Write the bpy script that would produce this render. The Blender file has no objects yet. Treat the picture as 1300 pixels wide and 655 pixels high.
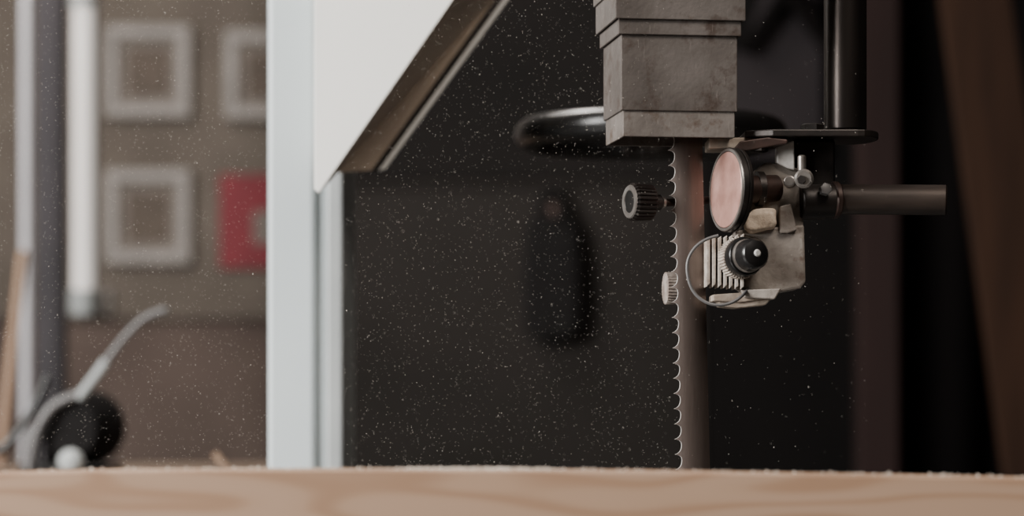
import bpy, bmesh, math, random
from mathutils import Vector, Matrix
random.seed(4)
S=0.0006; D0=1.84; ZC=1.05; HR=480.0
sc=bpy.context.scene

def at(px,py,y=0.0):
    k=S*(D0+y)/D0
    return Vector(((px-650)*k, y, ZC+(HR-py)*k))

# ---------------------------------------------------------------- materials
def mat(name,c1,c2=None,rough=0.6,metal=0.0,scale=20,detail=6,bump=0.0,bscale=80,stretch=(1,1,1),lo=0.35,hi=0.65,emit=0,spec=0.5,grime=None,scratch=0):
    m=bpy.data.materials.new(name); m.use_nodes=True
    nt=m.node_tree; N=nt.nodes; L=nt.links
    b=N['Principled BSDF']
    b.inputs['Roughness'].default_value=rough
    b.inputs['Metallic'].default_value=metal
    b.inputs['Specular IOR Level'].default_value=spec
    if c2 is None: c2=tuple(x*0.85 for x in c1)
    tc=N.new('ShaderNodeTexCoord'); mp=N.new('ShaderNodeMapping')
    mp.inputs['Scale'].default_value=stretch
    L.new(tc.outputs['Object'],mp.inputs['Vector'])
    n=N.new('ShaderNodeTexNoise'); n.inputs['Scale'].default_value=scale; n.inputs['Detail'].default_value=detail
    L.new(mp.outputs[0],n.inputs['Vector'])
    r=N.new('ShaderNodeValToRGB')
    r.color_ramp.elements[0].position=lo; r.color_ramp.elements[1].position=hi
    r.color_ramp.elements[0].color=(*c1,1); r.color_ramp.elements[1].color=(*c2,1)
    L.new(n.outputs['Fac'],r.inputs['Fac'])
    col=r.outputs[0]
    def overlay(col,fac,c):
        mx=N.new('ShaderNodeMix'); mx.data_type='RGBA'
        L.new(fac,mx.inputs[0]); L.new(col,mx.inputs[6]); mx.inputs[7].default_value=(*c,1)
        return mx.outputs[2]
    if grime:
        gc,gs,gl=grime
        g=N.new('ShaderNodeTexNoise'); g.inputs['Scale'].default_value=gs; g.inputs['Detail'].default_value=10; g.inputs['Roughness'].default_value=.7
        L.new(tc.outputs['Object'],g.inputs['Vector'])
        gr=N.new('ShaderNodeMapRange'); gr.inputs['From Min'].default_value=gl; gr.inputs['From Max'].default_value=gl+.14; gr.inputs['To Max'].default_value=.75
        L.new(g.outputs['Fac'],gr.inputs['Value']); col=overlay(col,gr.outputs[0],gc)
    if scratch:
        mp2=N.new('ShaderNodeMapping'); mp2.inputs['Scale'].default_value=(1,1,.12); mp2.inputs['Rotation'].default_value=(0,.5,0)
        L.new(tc.outputs['Object'],mp2.inputs['Vector'])
        s=N.new('ShaderNodeTexNoise'); s.inputs['Scale'].default_value=600; s.inputs['Detail'].default_value=3
        L.new(mp2.outputs[0],s.inputs['Vector'])
        sr=N.new('ShaderNodeMapRange'); sr.inputs['From Min'].default_value=.64; sr.inputs['From Max'].default_value=.78; sr.inputs['To Max'].default_value=scratch
        L.new(s.outputs['Fac'],sr.inputs['Value']); col=overlay(col,sr.outputs[0],tuple(min(1,x*1.8) for x in c1))
    L.new(col,b.inputs['Base Color'])
    if bump>0:
        n2=N.new('ShaderNodeTexNoise'); n2.inputs['Scale'].default_value=bscale; n2.inputs['Detail'].default_value=5
        L.new(mp.outputs[0],n2.inputs['Vector'])
        bp=N.new('ShaderNodeBump'); bp.inputs['Strength'].default_value=bump; bp.inputs['Distance'].default_value=0.002
        L.new(n2.outputs['Fac'],bp.inputs['Height']); L.new(bp.outputs[0],b.inputs['Normal'])
    if emit:
        b.inputs['Emission Color'].default_value=(*c1,1); b.inputs['Emission Strength'].default_value=emit
    return m

M={}
M['guard']=mat('guard_metal',(0.138,0.120,0.110),(0.074,0.062,0.055),0.46,0.3,26,9,0.14,260,(1,1,1),0.3,0.7,grime=((.045,.026,.018),45,.51),scratch=.45)
M['guard_lo']=mat('guard_metal_collar',(0.22,0.195,0.178),(0.13,0.112,0.10),0.46,0.3,40,9,0.14,260,(1,1,1),0.3,0.7,grime=((.08,.045,.028),60,.53),scratch=.45)
M['blade']=mat('blade_steel',(0.165,0.132,0.118),(0.090,0.068,0.059),0.36,0.6,60,6,0.08,300,(1,1,0.12),0.3,0.7,scratch=.2)
M['edge']=mat('ground_steel_highlit',(0.55,0.52,0.49),(0.42,0.39,0.37),0.35,0.4,200,2)  # ground steel, kept pale so the white tooth highlight is in its colour
M['clip']=mat('bare_aluminium',(0.75,0.74,0.72),(0.6,0.59,0.57),0.4,0.3,200,2)
M['steel']=mat('bright_steel',(0.38,0.36,0.34),(0.24,0.21,0.19),0.35,0.8,60,4)
M['arm']=mat('dull_steel',(0.17,0.165,0.165),(0.12,0.115,0.115),0.5,0.4,60,4)
M['block']=mat('dusty_cast_alloy',(0.36,0.325,0.29),(0.19,0.16,0.14),0.6,0.15,55,8,0.3,200,lo=0.3,hi=0.75,grime=((.11,.06,.04),70,.54))
M['fins']=mat('dusty_fins',(0.52,0.47,0.41),(0.30,0.245,0.205),0.7,0.1,110,6,0.3,300,grime=((.13,.08,.05),120,.57))
M['wheel']=mat('dusty_wheel',(0.36,0.31,0.27),(0.18,0.14,0.12),0.7,0.1,110,6,0.3,300)
M['dark']=mat('blackened_steel',(0.018,0.015,0.014),(0.034,0.027,0.024),0.42,0.5,40,6,0.1,200,grime=((.09,.065,.05),160,.64))
M['post']=mat('post_steel',(0.030,0.025,0.024),(0.05,0.041,0.037),0.33,0.8,40,6,0.05,200,(1,1,0.2))
M['rod']=mat('rod_steel',(0.026,0.019,0.016),(0.048,0.035,0.028),0.42,0.5,60,6,0.1,200,(0.2,1,1),grime=((.09,.062,.045),120,.62))
M['black']=mat('black_plastic',(0.007,0.007,0.007),(0.012,0.011,0.011),0.28,0,50,3)
M['pouch']=mat('black_canvas',(0.007,0.006,0.006),(0.010,0.009,0.009),0.9,0,50,3,spec=.15)
M['disc']=mat('guide_disc_face',(0.54,0.31,0.26),(0.38,0.205,0.17),0.28,0.35,60,5,0.05,200,grime=((.22,.10,.075),40,.56))
M['brown']=mat('rusty_shaft',(0.07,0.040,0.033),(0.04,0.026,0.022),0.45,0.5,80,5)
M['sawdust']=mat('caked_sawdust',(0.88,0.74,0.60),(0.60,0.46,0.34),0.95,0,420,4,0.25,900,lo=.35,hi=.9)
M['tan']=mat('dusty_plate',(0.46,0.39,0.32),(0.28,0.22,0.175),0.7,0.1,80,6,0.2,200)
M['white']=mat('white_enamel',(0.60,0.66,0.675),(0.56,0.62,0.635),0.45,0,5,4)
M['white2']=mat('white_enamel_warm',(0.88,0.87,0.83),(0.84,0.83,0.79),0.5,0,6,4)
M['greye']=mat('grey_enamel',(0.42,0.44,0.44),(0.34,0.36,0.36),0.5,0,6,4)
M['under']=mat('housing_underside_brown',(0.48,0.385,0.30),(0.36,0.285,0.225),0.7,0,10,5)  # housing chamfer, browner and darker than the white front
M['wallL']=mat('plaster_brown',(0.128,0.108,0.091),(0.098,0.082,0.069),0.9,0,6,8,0.15,30,spec=.2)
M['wallLow']=mat('wainscot_brown',(0.100,0.075,0.064),(0.078,0.058,0.050),0.85,0,6,6,spec=.2)
M['dk1']=mat('dark_panel_lower',(0.0200,0.0172,0.0155),(0.0140,0.0122,0.0108),0.8,0,3,6,spec=.12)
M['dk2']=mat('dark_panel_upper',(0.0105,0.0088,0.0082),(0.0072,0.0062,0.0058),0.8,0,3,6,spec=.12)
M['dk3']=mat('dark_side_panel_falloff',(0.0056,0.0045,0.0044),(0.0040,0.0034,0.0033),0.8,0,3,6,spec=.1)  # dark panel; light falling off to the right is put into its colour
M['slate']=mat('slate_sheet',(0.026,0.0215,0.023),(0.020,0.0165,0.018),0.8,0,3,6,spec=.15)
M['dkr']=mat('dark_curtain',(0.0035,0.0025,0.0025),(0.0025,0.002,0.002),0.9,0,3,6,spec=.1)
M['red']=mat('reddish_timber',(0.021,0.0115,0.0105),(0.015,0.0085,0.0078),0.8,0,6,6,0,1,(4,4,0.4),spec=.15)
M['plank']=mat('leaning_timber',(0.034,0.0165,0.0098),(0.022,0.0110,0.007),0.8,0,8,6,0,1,(4,4,0.4),spec=.15)
M['floor']=mat('concrete_floor',(0.12,0.11,0.10),(0.08,0.075,0.07),0.85,0,4,8)
M['ceil']=mat('ceiling_paint',(0.12,0.115,0.11),(0.10,0.095,0.09),0.9,0,4,4)
M['frame']=mat('grey_frame',(0.275,0.250,0.232),(0.23,0.21,0.195),0.7,0,20,3)
M['matte']=mat('picture_field',(0.095,0.072,0.056),(0.068,0.052,0.041),0.8,0,40,6)
M['matboard']=mat('picture_mount',(0.165,0.140,0.122),(0.138,0.117,0.102),0.8,0,20,3)
M['redcard']=mat('red_poster',(0.165,0.009,0.018),(0.13,0.007,0.015),0.7,0,20,3)
M['tube']=mat('opal_tube_glow',(0.88,0.83,0.79),(0.84,0.79,0.75),0.4,0,10,2,emit=0.40)  # opal white of an unlit tube, brightened by a faint added glow
M['pipe']=mat('grey_pipe',(0.55,0.54,0.57),(0.48,0.47,0.50),0.5,0,8,3)
M['blue']=mat('blue_grey_panel',(0.055,0.050,0.055),(0.042,0.039,0.043),0.7,0,8,3,spec=.2)
M['stick']=mat('pale_timber',(0.33,0.215,0.145),(0.26,0.17,0.115),0.8,0,8,5,0,1,(4,4,0.3))
M['bench']=mat('bench_timber',(0.20,0.14,0.10),(0.14,0.10,0.07),0.8,0,8,5,0,1,(0.4,4,4))
M['iron']=mat('cast_iron_table',(0.22,0.22,0.22),(0.15,0.15,0.15),0.4,0.8,20,5)
M['dust']=mat('dust_grains',(0.82,0.77,0.70),(0.6,0.54,0.47),0.9,0,500,2)

# pine board
def pine():
    m=bpy.data.materials.new('pine_board_wood'); m.use_nodes=True
    N=m.node_tree.nodes; L=m.node_tree.links; b=N['Principled BSDF']; b.inputs['Roughness'].default_value=0.65
    tc=N.new('ShaderNodeTexCoord'); mp=N.new('ShaderNodeMapping'); mp.inputs['Scale'].default_value=(2.0,5,11); mp.inputs['Location'].default_value=(0.4,0,0.1)
    L.new(tc.outputs['Object'],mp.inputs[0])
    n=N.new('ShaderNodeTexNoise'); n.inputs['Scale'].default_value=1.6; n.inputs['Detail'].default_value=1.5; L.new(mp.outputs[0],n.inputs['Vector'])
    mu=N.new('ShaderNodeMath'); mu.operation='MULTIPLY'; mu.inputs[1].default_value=70; L.new(n.outputs['Fac'],mu.inputs[0])
    si=N.new('ShaderNodeMath'); si.operation='SINE'; L.new(mu.outputs[0],si.inputs[0])
    r=N.new('ShaderNodeValToRGB'); e=r.color_ramp.elements
    e[0].position=0.0; e[0].color=(0.40,0.262,0.178,1); e[1].position=1; e[1].color=(0.325,0.195,0.12,1)
    x=r.color_ramp.elements.new(0.6); x.color=(0.39,0.253,0.168,1)
    ma=N.new('ShaderNodeMapRange'); ma.inputs['From Min'].default_value=-1; L.new(si.outputs[0],ma.inputs['Value']); L.new(ma.outputs[0],r.inputs['Fac'])
    L.new(r.outputs[0],b.inputs['Base Color'])
    return m
M['pine']=pine()

# ---------------------------------------------------------------- mesh helpers
def mk(name,verts,faces,m,parent=None,bevel=0,smooth=False,seg=2):
    me=bpy.data.meshes.new(name); me.from_pydata([tuple(v) for v in verts],[],faces)
    bm=bmesh.new(); bm.from_mesh(me); bmesh.ops.recalc_face_normals(bm,faces=bm.faces); bm.to_mesh(me); bm.free()
    me.materials.append(M[m] if isinstance(m,str) else m)
    o=bpy.data.objects.new(name,me); sc.collection.objects.link(o)
    if bevel:
        b=o.modifiers.new('bevel','BEVEL'); b.width=bevel; b.segments=seg; b.limit_method='ANGLE'; b.angle_limit=math.radians(40)
    if smooth:
        for p in me.polygons: p.use_smooth=True
        bm=bmesh.new(); bm.from_mesh(me)
        for e in bm.edges:
            if len(e.link_faces)==2 and e.calc_face_angle(0)>math.radians(38): e.smooth=False
        bm.to_mesh(me); bm.free()
        o.modifiers.new('wn','WEIGHTED_NORMAL').keep_sharp=True
    if parent is not None: KIDS.setdefault(parent,[]).append(o)
    return o
KIDS={}
def box(name,a,b,m,parent=None,bevel=0.0,rot=0,piv=None):
    x0,y0,z0=a; x1,y1,z1=b
    v=[Vector((x,y,z)) for x in (x0,x1) for y in (y0,y1) for z in (z0,z1)]
    if rot:
        R=Matrix.Rotation(rot,3,'Z'); v=[R@(p-piv)+piv for p in v]
    f=[(0,1,3,2),(4,6,7,5),(0,4,5,1),(2,3,7,6),(0,2,6,4),(1,5,7,3)]
    return mk(name,v,f,m,parent,bevel)
def prism(name,poly,y,depth,m,parent=None,bevel=0.0,dirv=None):
    """outline measured in the plane y, extruded along dirv"""
    d=Vector(dirv) if dirv else Vector((0,1,0)); d=d.normalized()*depth
    f=[at(px,py,y) for px,py in poly]; n=len(f)
    v=f+[p+d for p in f]
    F=[tuple(range(n)),tuple(range(2*n-1,n-1,-1))]+[(i,(i+1)%n,n+(i+1)%n,n+i) for i in range(n)]
    return mk(name,v,F,m,parent,bevel)
def lathe(name,prof,o,d,m,parent=None,segs=48,knurl=None,kn=24,kd=0.0012,bevel=0):
    """prof list of (t,r) along axis d from o; knurl = set of profile indexes that are serrated"""
    d=Vector(d).normalized(); o=Vector(o)
    u=d.orthogonal().normalized(); w=d.cross(u)
    if knurl: segs=kn*4
    v=[];F=[]
    for i,(t,r) in enumerate(prof):
        for s in range(segs):
            a=2*math.pi*s/segs; rr=r
            if knurl and i in knurl: rr=r-(kd if s%4 in(0,1) else 0)
            v.append(o+d*t+(u*math.cos(a)+w*math.sin(a))*rr)
    for i in range(len(prof)-1):
        for s in range(segs):
            F.append((i*segs+s,i*segs+(s+1)%segs,(i+1)*segs+(s+1)%segs,(i+1)*segs+s))
    F.append(tuple(range(segs))); F.append(tuple((len(prof)-1)*segs+s for s in range(segs)))
    return mk(name,v,F,m,parent,bevel,smooth=not knurl)
def cyl(name,p0,p1,r,m,parent=None,r2=None,ch=0.001):
    p0=Vector(p0);p1=Vector(p1);L=(p1-p0).length; r2=r2 or r; ch=min(ch,L*0.3,r*0.4)
    return lathe(name,[(0,r-ch),(ch,r),(L-ch,r2),(L,r2-ch)],p0,p1-p0,m,parent)
def tube(name,pts,r,m,parent=None,cyclic=False,res=8):
    cu=bpy.data.curves.new(name,'CURVE'); cu.dimensions='3D'; cu.bevel_depth=r; cu.bevel_resolution=4; cu.resolution_u=res; cu.use_fill_caps=True
    sp=cu.splines.new('NURBS'); sp.points.add(len(pts)-1)
    for i,p in enumerate(pts): sp.points[i].co=(*p,1)
    sp.use_cyclic_u=cyclic; sp.use_endpoint_u=not cyclic; sp.order_u=min(4,len(pts))
    o=bpy.data.objects.new(name,cu); sc.collection.objects.link(o)
    dg=bpy.context.evaluated_depsgraph_get(); me=bpy.data.meshes.new_from_object(o.evaluated_get(dg))
    bpy.data.objects.remove(o); me.name=name; me.materials.clear(); me.materials.append(M[m])
    for p in me.polygons: p.use_smooth=True
    o=bpy.data.objects.new(name,me); sc.collection.objects.link(o)
    if parent is not None: KIDS.setdefault(parent,[]).append(o)
    return o
def torus(name,c,R,r,m,parent=None,sq=1.0):
    v=[];F=[];A=96;B=24
    for i in range(A):
        a=2*math.pi*i/A
        for j in range(B):
            b=2*math.pi*j/B
            rr=R+r*math.cos(b)
            v.append((c[0]+rr*math.cos(a),c[1]+rr*math.sin(a),c[2]+r*sq*math.sin(b)))
    for i in range(A):
        for j in range(B):
            F.append((i*B+j,((i+1)%A)*B+j,((i+1)%A)*B+(j+1)%B,i*B+(j+1)%B))
    o=mk(name,v,F,m,parent)
    for p in o.data.polygons: p.use_smooth=True
    return o

# ---------------------------------------------------------------- room shell
XL,XR,YF,YB,H=-2.6,2.4,-3.4,3.2,2.9
box('floor',(XL,YF,-0.1),(XR,YB,0),'floor')
box('ceiling',(XL,YF,H),(XR,YB,H+0.1),'ceil')
box('wall_back',(XL-0.1,YB,0),(XR+0.1,YB+0.1,H),'wallL')
box('wall_left',(XL-0.1,YF,0),(XL,YB,H),'wallL')
box('wall_right',(XR,YF,0),(XR+0.1,YB,H),'dkr')
box('wall_front',(XL-0.1,YF-0.1,0),(XR+0.1,YF,H),'wallL')
p=at(0,405,YB-0.03)
box('trim_1',(XL,YB-0.03,0),(at(430,0,YB).x,YB,p.z),'wallLow',bevel=0.004)
box('trim_2',(XL,YB-0.05,p.z),(at(430,0,YB).x,YB,p.z+0.025),'wallL',bevel=0.004)

# dark partition with lower and upper panels
y=2.5
a=at(425,235,y)
box('lower_panel',(a.x,y,0.0),(at(896,0,y).x,y+0.05,a.z),'dk1','dark_partition',0.004)
box('upper_panel',(a.x,y+0.01,a.z+0.012),(at(896,0,y).x,y+0.05,H-0.01),'dk2','dark_partition',0.004)
box('rail',(a.x,y-0.008,a.z-0.004),(at(896,0,y).x,y+0.05,a.z+0.008),'dk1','dark_partition',0.003)
box('side_panel',(at(896,0,y).x+.002,y+.005,0),(at(1095,0,y).x,y+0.05,H-.01),'dk3','dark_partition',0.004)
prism('sheet',[(905,200),(905,90),(948,55),(985,-60),(1045,-60),(1045,200)],y-.03,.02,'slate','slate_tool_board',.003)
prism('brace',[(1008,-40),(1030,-40),(953,66),(938,62)],y-.07,.03,'dkr','slate_tool_board',.003)
prism('brace_2',[(985,-20),(1003,-20),(1066,60),(1044,60)],y-.11,.03,'dkr','slate_tool_board',.003)
# curtain right (folded)
v=[];F=[];n=120
x0=at(1135,0,2.6).x; x1=XR-0.02
for i in range(n+1):
    t=i/n; x=x0+(x1-x0)*t; yy=2.7+0.04*math.sin(t*60)+0.02*math.sin(t*23)
    v+= [(x,yy,0.03),(x,yy,H-0.03)]
for i in range(n): F.append((2*i,2*i+2,2*i+3,2*i+1))
o=mk('dark_curtain',v,F,'dkr',smooth=True); o.modifiers.new('s','SOLIDIFY').thickness=0.01
y=2.0
box('timber_post',(at(1092,0,y).x,y,0),(at(1142,0,y).x,y+0.08,H),'red',bevel=0.004)
def lean(name,pa,pb,wpx,y,m,th=0.03,zlo=0.0,zhi=None):
    A=at(*pa,y);B=at(*pb,y); d=(B-A).normalized()
    if zhi is None: zhi=H-.3
    A2=A+d*((zlo-A.z)/d.z)
    B2=A+d*((zhi-A.z)/d.z)
    w=wpx*S*(D0+y)/D0
    vs=[A2,A2+Vector((w,0,0)),B2+Vector((w,0,0)),B2]
    vs+= [q+Vector((0,th,0)) for q in vs]
    return mk(name,vs,[(0,1,2,3),(7,6,5,4),(0,4,5,1),(1,5,6,2),(2,6,7,3),(3,7,4,0)],m,None,0.003)
lean('leaning_plank',(1275,600),(1195,0),90,1.9,'plank')

# ---------------------------------------------------------------- far left wall things
def frame(px0,py0,px1,py1):
    nm='picture_frame'; y=YB-0.03
    E='E%d'%len(KIDS); key=(nm,E)
    a=at(px0,py0,y); b=at(px1,py1,y); w=0.026
    box('rail_top',(a.x,y,a.z-w),(b.x,y+0.028,a.z),'frame',key,0.003)
    box('rail_bottom',(a.x,y,b.z),(b.x,y+0.028,b.z+w),'frame',key,0.003)
    box('rail_left',(a.x,y,b.z+w),(a.x+w,y+0.028,a.z-w),'frame',key,0.003)
    box('rail_right',(b.x-w,y,b.z+w),(b.x,y+0.028,a.z-w),'frame',key,0.003)
    box('mount',(a.x+w,y+0.018,b.z+w),(b.x-w,y+0.026,a.z-w),'matboard',key)
    q=w*1.75
    box('print',(a.x+q,y+0.014,b.z+q),(b.x-q,y+0.018,a.z-q),'matte',key)
frame(133,32,241,148); frame(285,38,393,150); frame(133,215,241,334)
y=YB-0.01
a=at(279,222,y); b=at(395,340,y)
box('sheet',(a.x,y-0.004,b.z),(b.x,y,a.z),'redcard','red_poster')
a2=at(322,268,y); b2=at(352,310,y)
box('white_emblem',(a2.x,y-0.006,b2.z),(b2.x,y-0.004,a2.z),'matboard','red_poster')

y=2.4
K='fluorescent_tube_lamp'
cyl('tube',at(106,-330,y),at(106,372,y),0.0185,'tube',K)
cyl('lower_cap',at(106,368,y),at(106,400,y),0.024,'greye',K)
box('fitting',(at(88,0,y).x,y+0.02,at(0,402,y).z),(at(140,0,y).x,y+.06,at(0,365,y).z),'frame',K,0.008)
box('back_channel',(at(94,0,y).x,y+0.03,at(0,402,y).z),(at(119,0,y).x,y+.05,at(0,-330,y).z),'frame',K,0.004)
cyl('mid_clip',at(106,-5,y),at(106,10,y),0.024,'greye',K)
y=2.2
box('blue_cupboard',(at(44,0,y).x,y,0),(at(82,0,y).x,y+0.03,H-0.01),'blue',bevel=0.005)
y=2.1
cyl('wall_conduit',(at(33,0,y).x,y,0.0),(at(33,0,y).x,y,H),0.009,'pipe')
# ---------------------------------------------------------------- workbench rear-left + lever press
y=1.2; zb=at(0,608,y).z
bx0,bx1=XL+0.3,at(335,0,y).x
lean('leaning_batten',(-8,590),(22,320),11,1.6,'stick',0.02,zb,at(0,318,1.6).z)
box('top',(bx0,0.95,zb-0.05),(bx1,1.75,zb),'bench','workbench',0.004)
for i,(xx,yy) in enumerate(((bx0+.05,1.0),(bx1-.13,1.0),(bx0+.05,1.62),(bx1-.13,1.62))):
    box('leg_%d'%i,(xx,yy,0),(xx+.08,yy+.08,zb-0.05),'bench','workbench',0.003)
box('stretcher',(bx0+.08,1.03,0.25),(bx1-.09,1.06,0.33),'bench','workbench',0.003)
K='bench_lever_clamp'
c=at(94,543,y)
lathe('hub',[(0,0.02),(0.002,0.036),(0.02,0.046),(0.07,0.046),(0.085,0.036),(0.087,0.01)],c+Vector((0,-0.04,0)),(0.25,1,0),'pouch',K)
box('base',(c.x-.06,c.y-.05,zb),(c.x+.05,c.y+.07,zb+.02),'black',K,0.004)
box('body',(c.x-.035,c.y-.02,zb+.015),(c.x+.03,c.y+.05,c.z),'pouch',K,0.01)
tube('lever',[at(100,505,y-.05),at(118,482,y-.055),at(135,458,y-.06)],0.0060,'greye',K)
tube('lever_tip',[at(133,461,y-.06),at(150,437,y-.06),at(172,411,y-.07),at(190,398,y-.07),at(212,393,y-.08)],0.0042,'arm',K)
tube('silver_arm',[at(36,598,y-.05),at(40,570,y-.05),at(48,535,y-.05),at(70,508,y-.05),at(103,500,y-.05)],0.006,'arm',K)
lathe('ball_knob',[(0.016*(1-math.cos(t*math.pi/10)),max(0.0003,0.016*math.sin(t*math.pi/10))) for t in range(11)],at(90,603,y-.09),(0,0,1),'greye',K)
tube('side_handle',[at(-5,575,y),at(20,560,y),at(45,520,y),at(60,478,y)],0.006,'black',K)
prism('bracket',[(30,545),(52,540),(46,600),(28,603)],y-.03,0.02,'arm',K,0.003)
tube('wood_splinter',[at(272,575,.9),at(283,588,.9),at(290,597,.9),at(300,612,.9)],0.004,'stick')

# hanging pouch on partition
y=2.44
prism('bag',[(668,285),(680,272),(700,280),(722,272),(734,290),(737,380),(734,420),(722,431),(682,431),(668,420),(665,360)],y,0.05,'pouch','hanging_tool_pouch',0.02)
prism('strap',[(676,285),(690,236),(712,236),(728,285),(720,285),(707,245),(697,245),(684,285)],y+.02,0.02,'pouch','hanging_tool_pouch',0.004)
cyl('hook',at(703,258,y-.01),at(703,274,y-.01),0.008,'brown','hanging_tool_pouch')

# ---------------------------------------------------------------- white machine frame (column and wheel housing)
K='bandsaw_frame'
y=.46
ax=at(340,0,y).x; bx=at(400,0,y).x; cx=at(414,0,y).x; dx=at(435,0,y).x
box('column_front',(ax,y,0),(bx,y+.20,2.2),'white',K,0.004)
box('column_groove',(bx-.002,y+.008,0),(cx,y+.19,2.2),'white',K,0.002)
box('column_flange',(cx,y+.002,0),(dx,y+.18,2.2),'greye',K,0.003)
yf=.30; yb=.42
def quad(name,pts,m,parent,th=0.004):
    vs=[at(*p) for p in pts]; n=(vs[1]-vs[0]).cross(vs[2]-vs[0]).normalized()*th
    if n.y<0: n=-n
    k=len(vs)
    return mk(name,vs+[q+n for q in vs],[tuple(range(k)),tuple(range(2*k-1,k-1,-1))]+[(i,(i+1)%k,k+(i+1)%k,k+i) for i in range(k)],m,parent,0.0008)
quad('housing_front',[(399,-260,yf),(755,-260,yf),(575,0,yf),(405,245,yf),(399,240,yf)],'white2',K)
quad('housing_chamfer',[(755,-260,yf),(812,-260,yb),(628,0,yb),(472,217,yb),(428,219,yb),(405,245,yf),(575,0,yf)],'under',K)
quad('housing_lip',[(826,-260,yb-.01),(832,-260,yb-.01),(645,0,yb-.01),(489,214,yb-.01),(480,217,yb-.01),(638,0,yb-.01)],'white2',K,0.006)
quad('housing_seam',[(810,-260,yb+.004),(828,-260,yb+.004),(640,0,yb+.004),(482,216,yb+.004),(470,217,yb+.004),(626,0,yb+.004)],'dark',K,0.006)
box('housing_body',(at(399,0,yf).x+.002,yb+.01,at(0,200,yb).z),(at(420,0,yb).x,y+.2,2.1),'white2',K,0.003)

# ---------------------------------------------------------------- handwheel behind the guard
K='hand_wheel'
c=at(826,171,.52)
torus('rim',c,0.118,0.0150,'black',K,1.0)
for i in range(3):
    a=math.radians(90+i*120)
    cyl('spoke_%d'%i,c,c+Vector((math.cos(a)*.115,math.sin(a)*.115,0)),0.008,'black',K)
cyl('hub',c-Vector((0,0,.02)),c+Vector((0,0,.02)),0.026,'dark',K)
cyl('shaft',c+Vector((0,0,.015)),c+Vector((0,0,.75)),0.012,'dark',K)

# ---------------------------------------------------------------- blade guard
K='blade_guard'
yF=-.04; Fp=at(790,0,yF); k=S*(D0+yF)/D0; th=math.radians(7.6)
piv=Vector((Fp.x,yF,0)); W=(936-790)*k/math.cos(th); DP=.076; t=.0018
def shell(nm,e,r0,r1,m,x1e=0):
    z1=at(0,r0,yF).z; z0=at(0,r1,yF).z
    X0,X1,Y0,Y1=piv.x-e,piv.x+W+e+x1e,yF-e,yF+DP+e
    o=[(X0,Y0),(X1,Y0),(X1,Y1),(X0,Y1)]; i=[(X0+t,Y0+t),(X1-t,Y0+t),(X1-t,Y1-t),(X0+t,Y1-t)]
    R=Matrix.Rotation(th,3,'Z')
    v=[]
    for z in (z0,z1):
        for q in o+i: v.append(R@(Vector((q[0],q[1],z))-piv)+piv)
    F=[]
    for j in range(4):
        n=(j+1)%4
        F+=[(j,n,8+n,8+j),(4+n,4+j,12+j,12+n),(j,4+j,4+n,n),(8+j,8+n,12+n,12+j)]
    mk(nm,v,F,m,K,0.0006)
shell('lower_collar',-.0006,139,173,'guard_lo')
shell('main_sleeve',.0010,43,140,'guard')
shell('band',.0035,24,44,'guard')
shell('upper_sleeve',.0062,-14,25,'guard')
shell('top_sleeve',.0078,-300,-12,'guard')

# ---------------------------------------------------------------- blade
K='bandsaw_blade'
yaw=math.radians(10)
pitch=19.3
prof=[]
def off(row): return 849+(row-175)*(10/425.)
row=-60.0; end=860
base=[(0.0,-1.8),(0.03,1.2),(0.08,3.8),(0.18,5.8),(0.34,6.4),(0.50,6.2),(0.66,5.5),(0.80,4.1),(0.92,1.5)]
while row<end:
    for f,d in base:
        prof.append((row+f*pitch,d))
    row+=pitch
def bl(px,row_,dy):
    p=at(px,row_,0); ox=at(off(row_),0,0).x
    dxx=p.x-ox
    u=dxx/(43*S)
    return Vector((ox+dxx, dxx*math.tan(yaw)-.0042*4*u*(1-u)+dy, p.z))
T=.0011; ew=0.8
v=[];F=[]
rows=len(prof); cols=9; nn=cols*2
for (rw,d) in prof:
    o_=off(rw)
    fr=[o_+d+ew+(43-d-ew)*j/(cols-1) for j in range(cols)]
    for px in fr: v.append(bl(px,rw,-T/2))
    for px in reversed(fr): v.append(bl(px,rw,T/2))
for i in range(rows-1):
    for j in range(nn):
        F.append((i*nn+j,i*nn+(j+1)%nn,(i+1)*nn+(j+1)%nn,(i+1)*nn+j))
mk('band',v,F,'blade',K,smooth=True)
v=[];F=[]
for (rw,d) in prof:
    o_=off(rw)
    for px,dy in ((o_+d,-.0001),(o_+d+ew,-T/2-.00005),(o_+d+ew,T/2),(o_+d,.0001)):
        v.append(bl(px,rw,dy))
for i in range(rows-1):
    for j in range(4):
        F.append((i*4+j,i*4+(j+1)%4,(i+1)*4+(j+1)%4,(i+1)*4+j))
mk('ground_teeth_highlit',v,F,'edge',K)

# ---------------------------------------------------------------- guide post with carrier plate
K='guide_post'
cyl('post',at(1073,166,.035),at(1073,-420,.035),0.0165,'post',K)
z1=at(0,166,-.01).z; z0=at(0,175,-.01).z
xr=at(1084,0,0).x; xl=at(944,0,0).x
pts=[(xl,-.012),(xl+.02,-.022)]+[(xr+.020*math.cos(a),.012+.034*math.sin(a)) for a in [math.radians(q) for q in range(-90,91,15)]]+[(xl,.046)]
def plateXY(nm,pts,z0,z1,m,parent,bev=.001):
    n=len(pts); v=[(x,y_,z0) for x,y_ in pts]+[(x,y_,z1) for x,y_ in pts]
    return mk(nm,v,[tuple(range(n)),tuple(range(2*n-1,n-1,-1))]+[(i,(i+1)%n,n+(i+1)%n,n+i) for i in range(n)],m,parent,bev)
plateXY('carrier_plate',pts,z0,z1,'dark',K)
box('guard_tab',at(900,188,-.01),at(960,181,.03),'tan',K,.001)
prism('bracket_ear',[(932,188),(940,179),(975,174),(1000,177),(1000,182),(968,188),(945,192)],-.02,.03,'brown',K,.001)
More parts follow.
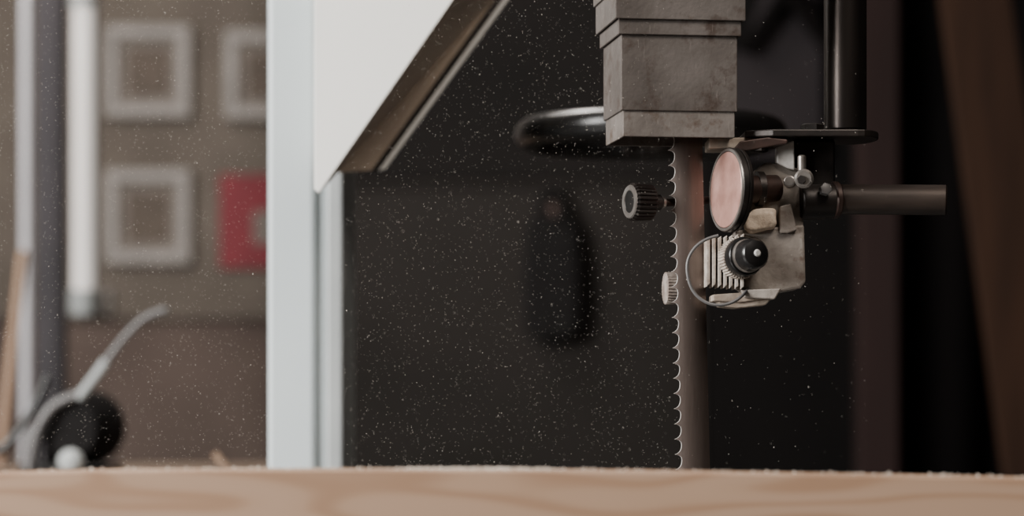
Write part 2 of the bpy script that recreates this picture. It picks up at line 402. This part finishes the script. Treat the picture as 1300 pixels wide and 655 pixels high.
lathe('plate_bolt',[(0,.006),(.001,.008),(.006,.008),(.007,.006)],at(962,182,-.012),(0,0,-1),'dark',K,segs=6)
lathe('plate_bolt_top',[(0,.007),(.001,.009),(.007,.009),(.008,.007)],(at(1030,0,.02).x,.015,z1),(0,0,1),'dark',K,segs=6)

# ---------------------------------------------------------------- guide assembly
K='blade_guide_assembly'
prism('hanger',[(1008,178),(1060,178),(1060,262),(1052,276),(1016,276),(1008,262)],.005,.03,'dark',K,.0015)
prism('bright_clip',[(986,186),(1008,178),(1009,216),(1000,214),(986,207)],-.008,.012,'clip',K,.001)
prism('body_upper',[(958,216),(972,206),(1000,210),(1014,214),(1019,232),(1020,285),(1022,300),(950,300),(948,262)],-.004,.030,'block',K,.0015)
prism('body_lower',[(935,292),(1021,285),(1023,358),(1016,366),(975,374),(950,372),(935,362)],-.012,.042,'block',K,.0018)
prism('body_face_plate',[(990,262),(1004,258),(1012,292),(1000,296),(990,296)],-.016,.01,'block',K,.001)
lathe('clamp_bolt',[(0,.005),(.001,.0072),(.010,.0072),(.0115,.0055)],at(1021,228,-.018),(-.15,-1,0),'steel',K)
lathe('clamp_bolt_socket',[(0,.0035),(.002,.0032)],at(1021,228,-.0296)+Vector((-.0019,0,0)),(-.15,-1,0),'dark',K,segs=6)
cyl('pin',at(1018,218,-.014),at(1018,197,-.014),.0032,'steel',K)
lathe('wing_bolt',[(0,.003),(.001,.0045),(.006,.0045),(.007,.003)],at(1003,232,-.014),(-.2,-1,.1),'steel',K)
cyl('collar',at(1014,256,-.002),at(1062,255,.004),.0130,'dark',K)
lathe('collar_screw',[(0,.0035),(.001,.0048),(.006,.0048),(.007,.0032)],at(1046,242,-.012),(0.2,-1,0.2),'arm',K,segs=6)
cyl('clamp_lip',at(1056,254,.003),at(1064,254,.004),.0142,'brown',K)
cyl('cross_rod',at(1060,253,.004),at(1202,254,-.01),.0115,'rod',K)
dn=Vector((-math.sin(math.radians(71)),-math.cos(math.radians(71)),0.03)).normalized()
dc=at(923,241,-.018)
R=.0318
lathe('disc_wheel',[(-.009,.012),(-.0085,R-.004),(-.0078,R-.0005),(-.0052,R),(-.0048,R-.0012),(-.0038,R-.0012),(-.0034,R),(0,R),(.0006,R-.0012),(.0006,R-.0035)],dc,dn,'dark',K,segs=72)
lathe('disc_rim_ring',[(.0002,R-.0006),(.0011,R-.0008),(.0013,R-.0026),(.0004,R-.0030)],dc,dn,'steel',K,segs=72)
lathe('disc_face',[(.0005,R-.0032),(.0009,R-.0036),(.0006,R*.5),(.0003,.002)],dc+dn*.0004,dn,'disc',K,segs=72)
cyl('disc_shaft',dc-dn*.008,at(986,239,.0),.0105,'brown',K)
lathe('shaft_collar',[(0,.011),(.001,.0135),(.006,.0135),(.007,.011)],at(958,240,-.005),(1,.2,0),'dark',K)
kd=Vector((-1,-.42,0.0)).normalized()
kc=at(828,257,.0)
lathe('adjusting_knob',[(0,.006),(.0005,.0115),(.002,.0140),(.0165,.0146),(.0185,.0136),(.0190,.0085),(.0165,.0070)],kc,kd,'dark',K,knurl={2,3,4},kn=26,kd=.0014)
lathe('knob_face_ring',[(.0186,.0128),(.0196,.0122),(.0197,.0088),(.0187,.0083)],kc,kd,'steel',K)
lathe('knob_bore',[(.0170,.0084),(.0192,.0084)],kc,kd,'black',K)
cyl('knob_neck',kc-kd*.001,kc-kd*.007,.0062,'dark',K)
cyl('lock_nut',kc-kd*.007,kc-kd*.011,.0045,'steel',K)
cyl('adjusting_screw',kc-kd*.010,at(905,254,.02),.0030,'brown',K)
lathe('thrust_wheel',[(-.004,.008),(-.004,.0125),(.004,.0125),(.0045,.008)],at(851,366,.018),Vector((-1,-.16,0)),'wheel',K,knurl={1,2},kn=30,kd=.0010)
cyl('thrust_spindle',at(852,366,.018),at(940,345,.016),.004,'brown',K)
for i in range(7):
    x0=897+i*7.2; 
    prism('fin_%d'%i,[(x0,304-i*.8),(x0+4.6,301-i*.8),(x0+4.6,360+i*.6),(x0,364+i*.6)],-.022-i*.0006,.030,'fins',K,.0005)
prism('fin_core',[(903,308),(946,300),(946,360),(903,358)],-.014,.02,'dark',K,.001)
kd2=Vector((.42,-1,.10)).normalized(); kc2=at(938,328,-.022)
lathe('ribbed_ring',[(-.004,.010),(-.0035,.0160),(.0045,.0160),(.005,.0135)],kc2,kd2,'fins',K,knurl={1,2},kn=44,kd=.0010)
lathe('black_flange',[(.0045,.0120),(.005,.0148),(.011,.0150),(.0125,.0140),(.013,.0115)],kc2,kd2,'black',K)
lathe('bright_ring',[(.0125,.0122),(.0135,.0128),(.0150,.0128),(.0158,.0118)],kc2,kd2,'steel',K)
lathe('black_cap',[(.0150,.0112),(.016,.0120),(.025,.0117),(.0275,.0098),(.0285,.006),(.0286,.002)],kc2,kd2,'black',K)
lathe('cap_screw',[(.0282,.0024),(.0294,.0028),(.0302,.0018)],kc2,kd2,'clip',K)
prism('bottom_plate',[(905,374),(985,368),(980,378),(940,384),(905,382)],-.02,.035,'tan',K,.0008)
prism('lower_plate',[(912,382),(982,377),(972,387),(935,391),(914,389)],-.018,.03,'tan',K,.0008)
prism('side_wedge',[(940,368),(992,366),(984,380),(945,378)],-.024,.02,'block',K,.001)
tube('wire_loop',[at(912,299,-.03),at(892,303,-.03),at(873,322,-.032),at(871,345,-.032),at(878,372,-.032),at(900,388,-.032),at(925,388,-.032),at(943,377,-.03),at(950,366,-.02)],.0012,'arm',K)
bm=bmesh.new(); bmesh.ops.create_icosphere(bm,subdivisions=5,radius=1)
cc=at(966,280,-.012)
def sgn(a,e): return math.copysign(abs(a)**e,a)
for vv in bm.verts:
    n=vv.co.copy(); q=1+.05*math.sin(n.x*5+n.z*3)+.025*math.sin(n.z*8+n.x*4)
    x=sgn(n.x,.6)*q; z=sgn(n.z,.6)*q; yy=sgn(n.y,.6)*q
    vv.co=Vector((x*.0120,yy*.009,z*.0088+x*.0022))+cc
me=bpy.data.meshes.new('sawdust_cake'); bm.to_mesh(me); bm.free(); me.materials.append(M['sawdust'])
for p_ in me.polygons: p_.use_smooth=True
o=bpy.data.objects.new('sawdust_cake',me); sc.collection.objects.link(o); KIDS[K].append(o)

# ---------------------------------------------------------------- table, board
zt=.90
K='bandsaw_table'
bxx=at(880,0,0).x
box('left_half',(-.42,-.36,zt-.04),(bxx-.03,.36,zt),'iron',K,.004)
box('right_half',(bxx+.03,-.36,zt-.04),(.48,.36,zt),'iron',K,.004)
box('rear_bridge',(bxx-.03,.04,zt-.04),(bxx+.03,.36,zt),'iron',K)
box('pedestal',(-.18,.05,0),(bxx-.04,.34,zt-.04),'white2',K,.01)
yb0=-.33
top=[(-80,606),(0,600.5),(120,598),(300,597),(480,597),(650,597.5),(820,599),(1000,602),(1180,605),(1300,607.5),(1380,610)]
zb_=zt
f=[at(px,py,yb0) for px,py in top]
n=len(f); dp=.038
v=[(p.x,yb0,zb_) for p in f]+[tuple(p) for p in f]+[(p.x,yb0+dp,p.z) for p in f]+[(p.x,yb0+dp,zb_) for p in f]
F=[]
for r_ in range(4):
    r2=(r_+1)%4
    for i in range(n-1): F.append((r_*n+i,r_*n+i+1,r2*n+i+1,r2*n+i))
F+=[(0,n,2*n,3*n),(n-1,4*n-1,3*n-1,2*n-1)]
mk('wooden_board',v,F,'pine',None,.0012)
def grains(name,pts,m):
    v=[];F=[]
    for (p,s) in pts:
        b=len(v); R_=Matrix.Rotation(random.random()*6.28,3,Vector((random.random()+.1,random.random(),random.random())))
        for q in ((1,1,1),(1,-1,-1),(-1,1,-1),(-1,-1,1)): v.append(Vector(p)+R_@(Vector(q)*s*.577))
        F+=[(b,b+1,b+2),(b,b+3,b+1),(b,b+2,b+3),(b+1,b+3,b+2)]
    return mk(name,v,F,m)
def topz(x):
    for i in range(n-1):
        if f[i].x<=x<=f[i+1].x:
            t_=(x-f[i].x)/(f[i+1].x-f[i].x); return f[i].z*(1-t_)+f[i+1].z*t_
    return f[0].z
P=[]
for i in range(700):
    if random.random()<.6: x=random.gauss(at(600,0,yb0).x,.03)
    else: x=random.uniform(f[0].x+.01,f[-1].x-.01)
    s=random.uniform(.0003,.0010)
    P.append(((x,random.uniform(yb0+.002,yb0+dp-.002),topz(x)+s*.8),s))
grains('sawdust_pile',P,'dust')
P=[]
while len(P)<14000:
    y_=random.gauss(.02,.09)
    if not -.2<y_<.28: continue
    px=random.uniform(-30,1100)
    if px>850 and random.random()<.85: continue
    py=random.uniform(-20,590)
    s=random.choice((.00014,.00018,.0002,.00024,.0003))*random.uniform(.75,1.15)
    if random.random()<.025: s*=1.7
    P.append((at(px,py,y_),s))
grains('airborne_sawdust',P,'dust')

# ---------------------------------------------------------------- parents
for key,kids in KIDS.items():
    nm=key if isinstance(key,str) else key[0]
    e=bpy.data.objects.new(nm,None); e.empty_display_size=.05; sc.collection.objects.link(e)
    c=Vector((0,0,0)); k_=0
    for o in kids:
        for vv in o.bound_box: c+=Vector(vv); k_+=1
    c/=k_; e.location=c
    for o in kids:
        o.parent=e; o.matrix_parent_inverse=Matrix.Translation(-c)

# ---------------------------------------------------------------- lights
def area(name,loc,target,size,e,col,sy=None):
    l=bpy.data.lights.new(name,'AREA'); l.energy=e; l.color=col; l.size=size
    if sy: l.shape='RECTANGLE'; l.size_y=sy
    o=bpy.data.objects.new(name,l); sc.collection.objects.link(o); o.location=loc
    o.rotation_euler=(Vector(target)-Vector(loc)).to_track_quat('-Z','Y').to_euler()
area('window_light',(-2.2,-1.1,1.9),(-.1,.3,1.15),1.3,200,(1.0,.98,.95))
area('ceiling_lamp_light',(.7,-1.2,2.7),(.25,.1,1.1),.7,24,(1,.90,.80))
area('rear_fill_light',(-1.0,1.5,2.7),(-1.0,2.6,1.2),.6,28,(1,.92,.84))  # added fill to lift the left back wall, not a known lamp
area('added_rim_light',(-.25,.9,2.2),(.15,0,1.15),.3,16,(1,.93,.86))  # added to catch the tooth edges and guide parts, not a known lamp
w=bpy.data.worlds.new('World'); sc.world=w; w.use_nodes=True
w.node_tree.nodes['Background'].inputs[0].default_value=(.5,.5,.55,1); w.node_tree.nodes['Background'].inputs[1].default_value=.05

# ---------------------------------------------------------------- camera
cd=bpy.data.cameras.new('camera'); co=bpy.data.objects.new('camera',cd); sc.collection.objects.link(co)
co.location=(0,-D0,ZC); co.rotation_euler=(math.radians(90),0,0)
cd.sensor_width=36; cd.lens=D0/(1300*S)*36
cd.shift_y=(HR-327.5)/1300
cd.dof.use_dof=True; cd.dof.focus_distance=D0-.01; cd.dof.aperture_fstop=3.5
cd.clip_start=.01
sc.camera=co
